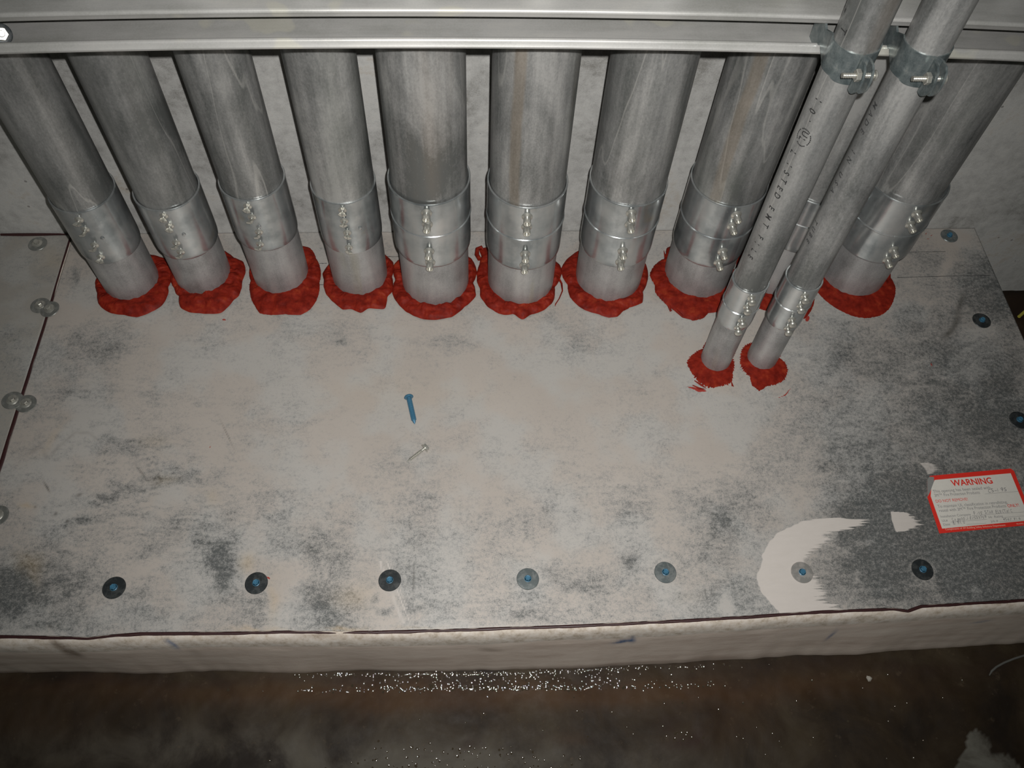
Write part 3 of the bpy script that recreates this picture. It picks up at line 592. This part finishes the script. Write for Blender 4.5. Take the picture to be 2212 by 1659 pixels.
# ------------------------------------------------------------------ red sealant rings
RING = {
 'P1': ([(206,606),(209.8,633),(215,660),(240.5,676.6),(268,680),(296.6,684.8),(325,675),(349,661),(363.5,635),(363.5,621.5),(372.5,592.5),(368,570),(354,557)], .011, 0),
 'P2': ([(376,622),(381,636),(387,640),(389,664),(410,675),(430.6,676.6),(455,678),(477.6,676.6),(503,651),(517.4,636.8),(522.9,606),(531,588),(524.7,564.5),(506.6,558)], .012, 0),
 'P3': ([(541,606),(540,633),(550,660),(561,676.6),(590,680),(615,678.4),(650,680),(669.3,669.3),(683,650),(687.4,638.6),(690,610),(692,579),(683,558),(676.6,542.7),(668,534)], .009, .15),
 'P4': ([(696.5,591.6),(700,605),(700,624),(712,645),(723.6,655),(741.7,669.3),(760,667.5),(780,676.6),(796,665.7),(832.3,667),(836,640),(846.8,633),(849,610),(846.8,597),(850,568)], .011, 0),
 'P5': ([(850.4,571.7),(854,606),(846.8,631.4),(861.3,658.5),(883,676.6),(905,687),(930.3,691.7),(955,689),(977.6,684),(1004.6,662),(1028,640),(1022,612),(1030,586),(1018,557.6)], .012, 0),
 'P6': ([(1033,539),(1041,552),(1035,572.8),(1031.6,613),(1037,622),(1036.7,637),(1055,664),(1089,680.9),(1110,678),(1129.5,691),(1145,680),(1166.7,674),(1193.7,653.8),(1197,620),(1214,586),(1210.5,572.8)], .011, 0),
 'P7': ([(1232,553),(1211.5,580.7),(1216,600),(1226,615),(1231.4,642),(1262,669.3),(1290,678),(1315,686),(1333.8,684),(1346,672),(1360.8,664),(1387.8,654),(1389,630),(1398,610),(1394.8,569.4)], .010, .1),
 'P8': ([(1440,535),(1438,556),(1411.3,575.3),(1403,593.4),(1414,615),(1415.8,633),(1432,651),(1453.8,669.3),(1475.6,680.9),(1495.8,692.7),(1519.4,687.6),(1530,676),(1553,673),(1580,668)], .008, .35),
 'P9': ([(1600,655),(1640,667.5),(1655,671.5),(1700,693),(1740,688),(1752,672),(1760,640)], .005, .3),
 'P10': ([(1768,634),(1793.6,657.8),(1820.7,674),(1847.8,684.9),(1874,687.6),(1904.3,681),(1922,666),(1931,647),(1934.7,620),(1924.6,599.8)], .0028, .3),
 'C1': ([(1517,753.6),(1498.8,762.6),(1482.5,782.5),(1493.4,806),(1513.3,829.5),(1531.4,838.6),(1558.5,835),(1580.2,827.7),(1583.8,806),(1587.4,793.4),(1583.8,773.5)], .0022, 1.0),
 'C2': ([(1623.6,739),(1607.3,746.4),(1598.3,769.9),(1602,797),(1620,815),(1623.6,833),(1641.7,845.8),(1656,835),(1694,822.3),(1703,800.6),(1697.7,784.3),(1685,773.5)], .0022, 1.0),
}
RL = {'P1': 'lumpy red sealant around the base of the leftmost large conduit', 'P2': 'red sealant with a finger-wide lump at right, around second large conduit', 'P3': 'red sealant with a long tail up its right side, around third large conduit',
 'P4': 'red sealant ring at the foot of the fourth large conduit', 'P5': 'smooth thick red sealant ring touching its left neighbour, around fifth large conduit', 'P6': 'red sealant ring at the foot of the brown-striped conduit', 'P7': 'red sealant ring right of the one under the brown-striped conduit',
 'P8': 'red sealant with brushed streaks at its front, left of the thin pair', 'P9': 'red sealant mostly hidden behind the two thin conduits', 'P10': 'flat crescent of red sealant at the foot of the rightmost wide conduit',
 'C1': 'brushed flat red sealant at the foot of the left thin conduit', 'C2': 'brushed flat red sealant at the foot of the right thin conduit'}
def catmull(th, rr, q):
    # smooth periodic interpolation of radius over angle
    o = np.argsort(th); th = np.array(th)[o]; rr = np.array(rr)[o]
    T = np.concatenate([th-2*math.pi, th, th+2*math.pi]); Q = np.concatenate([rr, rr, rr]); return np.interp(q, T, Q)
for nm, (pts, hh, rag) in RING.items():
    x, y, r = info[nm][:3]; th = []; rr = []
    for p in pts:
        P = Z(*p, .002 if hh > .005 else 0.0); th.append(math.atan2(P[1]-y, P[0]-x)); rr.append(max(r+.004, math.hypot(P[0]-x, P[1]-y)))
    # unseen back: plain bead
    for a in np.linspace(0, 2*math.pi, 24, endpoint=False):
        a = (a+math.pi) % (2*math.pi)-math.pi
        if min(abs((a-t+math.pi) % (2*math.pi)-math.pi) for t in th) > .45 and math.sin(a) > -.2: th.append(a); rr.append(r+(.012 if hh > .005 else .018 if rag > .5 else .015))
    N = 360; K = 16; q = np.linspace(-math.pi, math.pi, N, endpoint=False); ro = catmull(th, rr, q)
    if not rag: ro = (ro+np.roll(ro, 2)+np.roll(ro, -2)+np.roll(ro, 1)+np.roll(ro, -1))/5
    sd = hash(nm) % 1 + sum(map(ord, nm))
    seeds = [Vector((math.cos(a)*1.3+sd, math.sin(a)*1.3, sd*.3)) for a in q]
    v = []; f = []
    for k in range(K):
        u = k/(K-1)
        for i, a in enumerate(q):
            lump = mnoise.noise(seeds[i]*4.2)
            ridge = abs(math.sin(a*9+lump*2.5))**.6
            o_ = ro[i]
            if rag: o_ += (mnoise.noise(Vector((a*22, sd, 0)))*.0035+mnoise.noise(Vector((a*60, sd, 3)))*.0022)*rag - .001*rag
            else: o_ += mnoise.noise(Vector((a*7, sd, 1)))*.0009
            o_ = max(o_, r+.003)
            rad = (r-.0015)*(1-u)+o_*u
            if hh > .005:
                dome = (max(0, 1-((u-.42)/.60)**2))**.55 if u > .42 else 1-.18*((.42-u)/.42)
                X_, Y_ = rad*math.cos(a), rad*math.sin(a); n1 = mnoise.noise(Vector((X_*60, Y_*60, sd))); n2 = mnoise.noise(Vector((X_*150+4*n1, Y_*150, sd+3)))
                z = hh*dome*(.74+.05*ridge+.42*n1+.15*n2)
                z *= min(1, (o_-r)/.010)
            else:
                z = hh*(1-u**3)*(.7+.5*mnoise.noise(Vector((math.cos(a)*rad*140+sd, math.sin(a)*rad*140, 0))))+.0006*(1-u)
            inner = (1-u)**4*hh*.35*mnoise.noise(Vector((a*5, sd, 8)))
            v.append((x+rad*math.cos(a), y+rad*math.sin(a), max(z+inner, .0003 if k < K-1 else -.0003)))
    for k in range(K-1):
        for i in range(N):
            j = (i+1) % N; f.append((k*N+i, k*N+j, (k+1)*N+j, (k+1)*N+i))
    m = MB(); m.add(v, f)
    if nm == 'P7':   # curl on the left and the thin dragged string on its left foot
        m.tube([tuple(Z(*p, .004)) for p in [(1238,560),(1233,556),(1234,562),(1240,566),(1241,572)]], .0022)
    if nm == 'P6':
        m.tube([tuple(Z(*p, .003)) for p in [(1206,600),(1213,612),(1215,628),(1208,645),(1200,657),(1199,661)]], [.0022,.0018,.0012,.0009,.0010,.0004])
        m.tube([tuple(Z(*p, .005)) for p in [(1036,560),(1030,550),(1031,538),(1040,534),(1044,540)]], [.004,.0042,.0038,.0034,.002])
    if nm == 'P8':
        for s_ in ([(1458,668),(1475,684),(1492,690)],[(1480,676),(1500,684),(1513,690)],[(1445,660),(1449,672),(1452,671)],[(1440,575),(1437,555),(1434,541)]): m.tube([tuple(Z(*p, .001)) for p in s_], [.003, .002, .0004])
    if nm == 'C1':
        for s_ in ([(1500,822),(1515,832),(1526,839)],[(1496,832),(1510,839),(1524,841)],[(1580,825),(1583,835),(1580,833)]): m.tube([tuple(Z(*p, .0003)) for p in s_], [.0008, .0018, .0003])
    tag(m.build('sealant_ring', CAULK, smooth=True, angle=80), RL[nm], 'sealant ring', 'red sealant at the conduit feet')

# ------------------------------------------------------------------ slotted strut channel
STRUT = None
def strut_material():
    t = NT('galvanised_strut'); st = t.noise(30, 5, .65, t.mapping((.12, 1, 1))); b = t.noise(11, 4, .6); f = t.noise(500, 3, .6)
    c = t.ramp(t.math('ADD', t.math('MULTIPLY', st, .45), t.math('ADD', t.math('MULTIPLY', b, .4), t.math('MULTIPLY', f, .15))), [(.38, (.28, .28, .26)), (.52, (.38, .375, .36)), (.68, (.46, .45, .42))])
    pale = t.sm(t.noise(13, 2, .5, None), .60, .64); c = t.mix(t.math('MULTIPLY', pale, .35), c, (.50, .48, .38))
    t.bump(t.math('ADD', st, t.math('MULTIPLY', f, .3)), .18, .0006); return t.out(c, .36, .28)
def strut():
    z_px = [((0,120),), ((739,110),), ((1479,110.5),), ((1755,121),), ((2212,136.7),)]
    P = np.array([AX(*p[0], -.2615, 1) for p in z_px]); co = np.polyfit(P[:, 0], P[:, 2], 2)
    m = MB(); xs_ = np.linspace(-1.5, 1.7, 90); y0, y1, Hh = -.2615, -.178, .0475; th = .0025
    lip = .0098; rr = .0022
    def arc(cy, cz, r, a0, a1, n=5): return [(cy+r*math.cos(math.radians(a0+(a1-a0)*i/n)), cz+r*math.sin(math.radians(a0+(a1-a0)*i/n))) for i in range(n+1)]
    prof = []   # outer outline from lower lip end, down, back, up, upper lip end, then inside
    outer = arc(y0+rr*.9+.0035, lip-rr*.9, .0034, 60, 180) + [(y0, .004)] + arc(y0+.0035, .0035, .0035, 180, 270) + arc(y1-.003, .003, .003, 270, 360) + arc(y1-.003, Hh-.003, .003, 0, 90) + arc(y0+.0035, Hh-.0035, .0035, 90, 180) + arc(y0+rr*.9+.0035, Hh-lip+rr*.9, .0034, 180, 300)
    inner = [(y0+.0046, Hh-lip+rr), (y0+th, Hh-lip+rr*1.6), (y0+th, Hh-th-.001), (y0+th+.001, Hh-th), (y1-th, Hh-th), (y1-th, th), (y0+th+.001, th), (y0+th, th+.001), (y0+th, lip-rr*1.6), (y0+.0046, lip-rr)]
    prof = outer+inner; n = len(prof); v = []; f = []
    for x in xs_:
        xx = min(max(x, -.7), .9); zb = np.polyval(co, xx)
        v += [(x, p[0], zb+p[1]) for p in prof]
    for k in range(len(xs_)-1):
        for i in range(n): j = (i+1) % n; f.append((k*n+i, k*n+j, (k+1)*n+j, (k+1)*n+i))
    f.append(tuple(range(n))); f.append(tuple(range((len(xs_)-1)*n, len(xs_)*n)[::-1]))
    m.add(v, f); o = m.build('strut_channel', strut_material(), angle=28); tag(o, 'galvanised slotted strut channel running across in front of all the large conduits', 'strut channel')
    return co
SC = strut()
# bolt held in the slot at the left frame edge
bp = AX(2, 74, -.246, 1); t = empty('strut_bolt', tuple(bp), 'shiny bolt with nut in the strut slot at the left frame edge', 'bolt')
m = MB(); m.lathe([(.0105, -.0005), (.0108, .0002), (.0108, .0018), (.0100, .0022)], bp+np.array([0, 0, 0]), (.35, -.5, .4), 28); m.build('washer', WDARK, t)
m = MB(); m.lathe([(.0070, .0022), (.0072, .003), (.0072, .0085), (.0064, .0092)], bp, (.35, -.5, .4), 6); m.build('nut', SCREW, t)
m = MB(); m.lathe([(.0035, -.035), (.0035, .015), (.0028, .016)], bp, (.35, -.5, .4), 16); m.build('shank', SCREW, t)

# ------------------------------------------------------------------ clamps holding the thin conduits
CLAMP = None
def clamp_mat():
    t = NT('zinc_clamp'); b = t.noise(60, 5, .7); f = t.noise(300, 3, .7)
    c = t.ramp(b, [(.38, (.13, .16, .165)), (.55, (.24, .275, .275)), (.7, (.38, .395, .37))]); t.bump(t.math('ADD', b, f), .10, .0004); return t.out(c, .26, .65)
CM = clamp_mat()
def clamp(cx, cy, r, z0, z1, label, bpx):
    t = empty('pipe_clamp', (cx, cy, z0), label, 'pipe clamp', 'clamps holding the thin conduits to the strut')
    rc = r+.0015
    ztop = [(-.300, z1), (-.314, z1), (-.3285, z1+.0005), (-.3340, z1-.003), (-.3365, z1-.008), (-.3378, z1-.014)]
    zbot = [(-.293, z0), (-.2997, z0-.0005), (-.3064, z0-.0030), (-.3187, z0-.0035), (-.3250, z0-.0030), (-.3288, z0-.0010), (-.3330, z0+.0035), (-.3365, z0+.0085), (-.3378, z0+.0125)]
    dy = cy+.2860
    for s in (-1, 1):
        gap = .0038 if s < 0 else .0058
        path = [(s*(.0262), -.232-cy), (s*.0262, -.250-cy), (s*(.0256), -.2615-cy)]
        a0, a1 = 35, -90+math.degrees(math.asin((gap+.0)/rc))-6
        for a in np.linspace(22, a1, 26): path.append((s*rc*math.cos(math.radians(a)), rc*math.sin(math.radians(a))))
        yb = -rc*1.0-.0045
        path += [(s*gap*1.0, yb)]
        for yy_ in (-.318, -.321, -.325, -.3285, -.3315, -.3340, -.3358, -.3370, -.3377):
            path.append((s*(gap+.0008), yy_+dy-cy if False else yy_-(-.2860)))
        # resample thickness by offsetting
        P = [Vector((p[0], p[1])) for p in path]; n = len(P); th = .0024; v = []; f = []
        for k in range(n):
            d = (P[min(k+1, n-1)]-P[max(k-1, 0)]).normalized(); nr = Vector((-d.y, d.x))*(1 if s < 0 else -1)
            yw = P[k].y+(-.2860)
            if yw < -.302: zt = np.interp(-yw, [-q[0] for q in ztop], [q[1] for q in ztop]); zb_ = np.interp(-yw, [-q[0] for q in zbot], [q[1] for q in zbot])
            elif k == 0: zt, zb_ = z1-.002, z0-.008
            elif k == 1: zt, zb_ = z1+.001, z0-.004
            elif k == 2: zt, zb_ = z1-.006, z0+.010
            else: zt, zb_ = z1, z0
            a_ = P[k]; b_ = P[k]+nr*th
            v += [(cx+a_.x, cy+a_.y, zb_), (cx+b_.x, cy+b_.y, zb_), (cx+b_.x, cy+b_.y, zt), (cx+a_.x, cy+a_.y, zt)]
        for k in range(n-1):
            for i in range(4): j = (i+1) % 4; f.append((k*4+i, k*4+j, (k+1)*4+j, (k+1)*4+i))
        f += [(0, 1, 2, 3), tuple(range((n-1)*4, n*4))[::-1]]
        m = MB(); m.add(v, f); m.build('strap', CM, t, angle=30)
    bq = AX(bpx[0], bpx[1], cx-.008, 0); by, bz = bq[1], bq[2]
    m = MB(); m.lathe([(.0058, -.0108), (.0064, -.0102), (.0064, -.0062), (.0060, -.0058)], (cx, by, bz), (1, 0, 0), 6, rot=.3); m.build('nut', SCREW, t)
    m = MB(); pr = []
    for k in range(34): h = -.0245+.0009*k; pr.append((.0023 if k % 2 else .0028, h))
    pr += [(.0030, .007), (.0030, .0085), (.0054, .0088), (.0056, .0105), (.0040, .0118)]
    m.lathe(pr, (cx, by, bz), (1, 0, 0), 18); m.build('bolt', SCREW, t)
clamp(.4115, -.2860, .0246, .5720, .6058, 'zinc clamp with bolt and nut around the left thin conduit', (1853, 163))
clamp(.4901, -.2841, .0246, .5675, .6030, 'zinc clamp with bolt and nut around the right thin conduit', (2004, 170))

# ------------------------------------------------------------------ loose screws
def loose(head, tip, zc, mat, label, L, hr, sr, kind):
    A = Z(*head, zc); B = Z(*tip, zc*.6); ax = Vector(B-A).normalized(); A = Vector(A)
    t = empty('loose_screw', (A.x, A.y, 0), label, 'screw')
    m = MB()
    if kind == 'hex':
        m.lathe([(hr*.72, -.0045), (hr*.78, -.0038), (hr*.78, 0)], A, ax, 6); m.lathe([(hr, 0), (hr, .0012), (sr, .0018)], A, ax, 24)
    else: m.lathe([(hr*.5, -.0032), (hr*.8, -.0026), (hr*.98, -.0010), (hr, .0004), (hr*.9, .0012), (sr, .0018)], A, ax, 24)
    m.build('screw_head', mat, t)
    m = MB(); pr = [(sr*.9, .001)]; n = int(L/.0011)
    for k in range(n):
        h = .004+k*.0011
        if h > L-.006: break
        pr.append((sr*(1.28 if k % 2 else .88) if kind != 'hex' or h > L*.2 else sr*.9, h))
    pr += [(sr*.7, L-.004), (.0004, L)]
    m.lathe(pr, A, ax, 16); m.build('threaded_shank', mat, t)
loose((883,858), (894,907), .0068, BLUE, 'blue masonry screw lying loose on the plate', .048, .0074, .0034, 'pan')
loose((918,968), (889,990), .0058, SCREW, 'small bright hex-head screw lying loose below the blue one', .034, .0072, .0023, 'hex')

# ------------------------------------------------------------------ warning sticker
RED = plain('sticker_red', (.62, .028, .018), .45, 0, 300, .05, 0); PAPER = plain('sticker_paper', (.60, .575, .52), .5, 0, 200, .06, 0)
GREYT = plain('sticker_print', (.20, .20, .20), .6, 0, 300, .1, 0); PEN = plain('pen_ink', (.06, .065, .08), .6, 0, 300, .2, 0); TORN = plain('torn_backing', (.20, .20, .19), .6, 0, 300, .15, 0)
def SP(zx, zy): return Z(1900+zx/6.914, 960+zy/6.914, .0006)
BL = SP(895, 1330); TL = SP(613, 478); BR_ = SP(2325, 1195); TR = BR_+(TL-BL)
TL, TR, BL, BR_ = [np.array([p[0], p[1], 0]) for p in (TL, TR, BL, BR_)]
def uv(u, v, z): p = TL+(TR-TL)*u+(BL-TL)*v; return (p[0], p[1], z)
stk = empty('warning_sticker', (TL[0], BL[1], 0.0), 'red-bordered WARNING sticker with handwriting, stuck by the right plate edge', 'sticker')
def sheet(name, poly, z0, z1, mat):
    m = MB(); n = len(poly); v = [uv(a, b, z0) for a, b in poly]+[uv(a, b, z1) for a, b in poly]
    m.add(v, [tuple(range(n))[::-1], tuple(range(n, 2*n))]+[(i, (i+1) % n, n+(i+1) % n, n+i) for i in range(n)]); return m.build(name, mat, stk, smooth=False)
sheet('red_border', [(0,1),(0,.37),(.055,.08),(.10,.005),(.975,0),(1,.05),(1,1)], .0002, .0006, RED)
sheet('paper_face', [(.042,.925),(.036,.36),(.075,.20),(.135,.085),(.955,.085),(.965,.925)], .0004, .0008, PAPER)
sheet('torn_corner', [(0,.37),(.055,.08),(.085,.02),(.135,.03),(.125,.10),(.038,.30)], .0004, .0009, TORN)
def put_text(m, s, a, b, cap, z=.0011, bold=0.0, slant=0.0):
    v, f = text_mesh(s, bold); A = SP(*a); B = SP(*b); d = (B-A)[:2]; wl = np.hypot(*d); ex = d/wl; ey = np.array([-ex[1], ex[0]])
    x0, x1 = v[:, 0].min(), v[:, 0].max(); sx = wl/(x1-x0); up = SP(a[0], a[1]-cap)-A; sy = np.hypot(up[0], up[1])/.69
    m.add([(A[0]+ex[0]*((q[0]-x0)*sx+q[1]*sy*slant)+ey[0]*q[1]*sy, A[1]+ex[1]*((q[0]-x0)*sx+q[1]*sy*slant)+ey[1]*q[1]*sy, z) for q in v], f)
def rule(m, a, b, w=.0004, z=.0011):
    A = SP(*a); B = SP(*b); d = (B-A)/np.linalg.norm(B-A); n = np.array([-d[1], d[0], 0])*w/2
    m.add([(A+n)[:2].tolist()+[z], (B+n)[:2].tolist()+[z], (B-n)[:2].tolist()+[z], (A-n)[:2].tolist()+[z]], [(0, 1, 2, 3)])
def line(name, mat, *args, **k):
    m = MB(); put_text(m, *args, **k); m.build(name, mat, stk, smooth=False)
line('red_heading', RED, 'WARNING', (1085,625), (1695,583), 84, bold=.02)
line('red_printed_line', RED, 'DO NOT REMOVE!', (845,872), (1320,838), 40, bold=0)
line('red_printed_word', RED, 'ONLY!', (1918,942), (2085,928), 42, bold=.008)
for s, a, b, c_ in [('This opening has been sealed with', (802,726), (1660,666), 42), ('3M\u2122 Fire Protection Products', (825,786), (1500,738), 42), ('To maintain UL classification in retrofitting,', (872,950), (1915,882), 42),
    ('reseal with 3M\u2122 Fire Protection Products', (895,1012), (1892,938), 42), ('Installation Company', (915,1097), (1365,1062), 34), ('UL#', (937,1157), (1020,1150), 30), ('Date', (957,1217), (1055,1208), 32), ('Hr. Rating', (1635,1108), (1845,1088), 34), ('Job #', (1662,1166), (1772,1156), 30)]: line('grey_printed_line', GREYT, s, a, b, c_)
for a, b in [((1575,742),(2070,703)),((1375,1066),(2190,1008)),((1858,1092),(2200,1066)),((1300,1198),(1590,1178)),((1060,1160),(1600,1122)),((1790,1160),(2220,1130))]:
    m = MB(); rule(m, a, b); m.build('ruled_line', GREYT, stk, smooth=False)
for s, a, b, c_ in [('CS-195', (1620,722), (1905,698), 52), ('FIVE STAR ELECTRIC', (1412,1052), (1990,1018), 46), ('CAJ8001/EZ533709', (1085,1148), (1605,1106), 40), ('8/9/10', (1100,1206), (1280,1186), 46), ('4567 F16', (1842,1146), (2112,1128), 38)]:
    m = MB(); n = len(s); a = np.array(a, float); b = np.array(b, float)
    for i, ch in enumerate(s):          # every letter a little off the line, like handwriting
        if ch == ' ': continue
        wch = .16 if ch in '1I' else .45 if ch == '/' else .78; p = a+(b-a)*(i+.08)/n; q = a+(b-a)*(i+wch)/n; j = random.uniform(-4, 4)
        put_text(m, ch, (p[0], p[1]+j), (q[0], q[1]+j+random.uniform(-3, 3)), c_*random.uniform(.85, 1.15), .0012, -.012, random.uniform(.05, .3))
    m.build('handwriting', PEN, stk, smooth=False)
PALE = plain('pale_print', (.60, .45, .35), .6, 0, 200, .1, 0)
line('footer_line', PALE, 'Compliments of 3M Building Safety Solutions Department', (985,1284), (1882,1218), 26); line('footer_line', PALE, '70-0702', (2045,1200), (2150,1191), 18)

# ------------------------------------------------------------------ bits on the floor
GLASSY = NT('glint_film'); GLINT = GLASSY.out((.040, .030, .019), .05, 0, 1.0)
def add_glints(name, spots, label):  # shallow glossy caps, added and tilted to throw the flash back as glints
    m = MB()
    for (px, py, r) in spots:
        P = Z(px, py, FLOORZ+.0005)
        if P[1] > -.70: continue
        Rc = r*11; rb = r*2.0; h0 = math.sqrt(Rc*Rc-rb*rb)
        ax = Vector((-.05*P[0]/.4, -.17, 1))+Vector((random.gauss(-P[0]*.6, .12), random.gauss(-.03, .09), 0))
        m.lathe([(rb*q, math.sqrt(Rc*Rc-(rb*q)**2)-h0+.0003) for q in (1, .85, .65, .45, .25, .04)], P, ax, n=12, cap0=False)
    o = m.build(name, GLINT, angle=180); tag(o, label, 'water droplets', kind='stuff')
sp = []
for k in range(900):
    cx = random.gauss(1090, 190) if random.random() < .7 else random.uniform(640, 1560)
    lo = 1493-(cx-900)*.012; u = random.random()
    base_y = np.interp(cx, [0, 740, 1106, 1480], [1455, 1453, 1450, 1434])
    py = random.choice([random.uniform(base_y, lo), random.gauss(lo-4, 3), random.gauss(base_y+5, 2)])
    sp.append((cx, py, random.uniform(.0004, .0011)))
for px in (933, 1004, 1016, 1028, 1044, 1052, 1066, 1087, 1094, 1181, 1140): sp.append((px, 1485+random.uniform(-2, 2), .0019))
add_glints('glint_caps', sp, 'band of added glossy caps glinting on the wet floor along the curb')
sp = [(random.gauss(960, 120), random.uniform(1612, 1662), random.uniform(.0004, .0009)) for _ in range(90)] + [(random.uniform(800, 2100), random.uniform(1440, 1640), random.uniform(.0005, .0010)) for _ in range(60)] + [(random.gauss(1480, 25), random.gauss(1590, 12), .001) for _ in range(10)]
add_glints('glint_caps', sp, 'scattered added glossy caps glinting on the dark floor near the bottom of the frame')
m = MB(); pts = [Z(*p, FLOORZ+.004) for p in [(2137,1459),(2142,1450),(2152,1441),(2168,1432),(2190,1423),(2225,1412),(2260,1405)]]
m.tube([tuple(p) for p in pts], [.0008]+[.0017]*6, 10); tag(m.build('wire_offcut', plain('dull_wire', (.13, .13, .12), .45, .3)), 'thin grey curved wire offcut on the floor at the right', 'wire')
m = MB(); a = Z(2201, 684, FLOORZ+.006); b = Z(2240, 650, FLOORZ+.006); m.tube([tuple(a), tuple((a+b)/2), tuple(b)], .0032, 8)
tag(m.build('yellow_stick', plain('yellow_plastic', (.38, .34, .05), .5)), 'short yellow stick on the dark floor beyond the plate edge', 'stick')
for px, py, r, lab in [(1877,1466,.0045,'pale stone chip on the floor, nearest the curb'),(1848,1560,.0028,'tiny pale grit grain on the dark floor at right')][:1]:
    P = Z(px, py, FLOORZ); m = MB(); m.lathe([(r*.8, -.001), (r, .001), (r*.7, .0035), (r*.3, .0045)], P, n=9, wob=lambda k, t: 1+.2*math.sin(t*3+k)); tag(m.build('stone_chip', plain('chip', (.30, .28, .24), .8)), lab, 'stone chip')
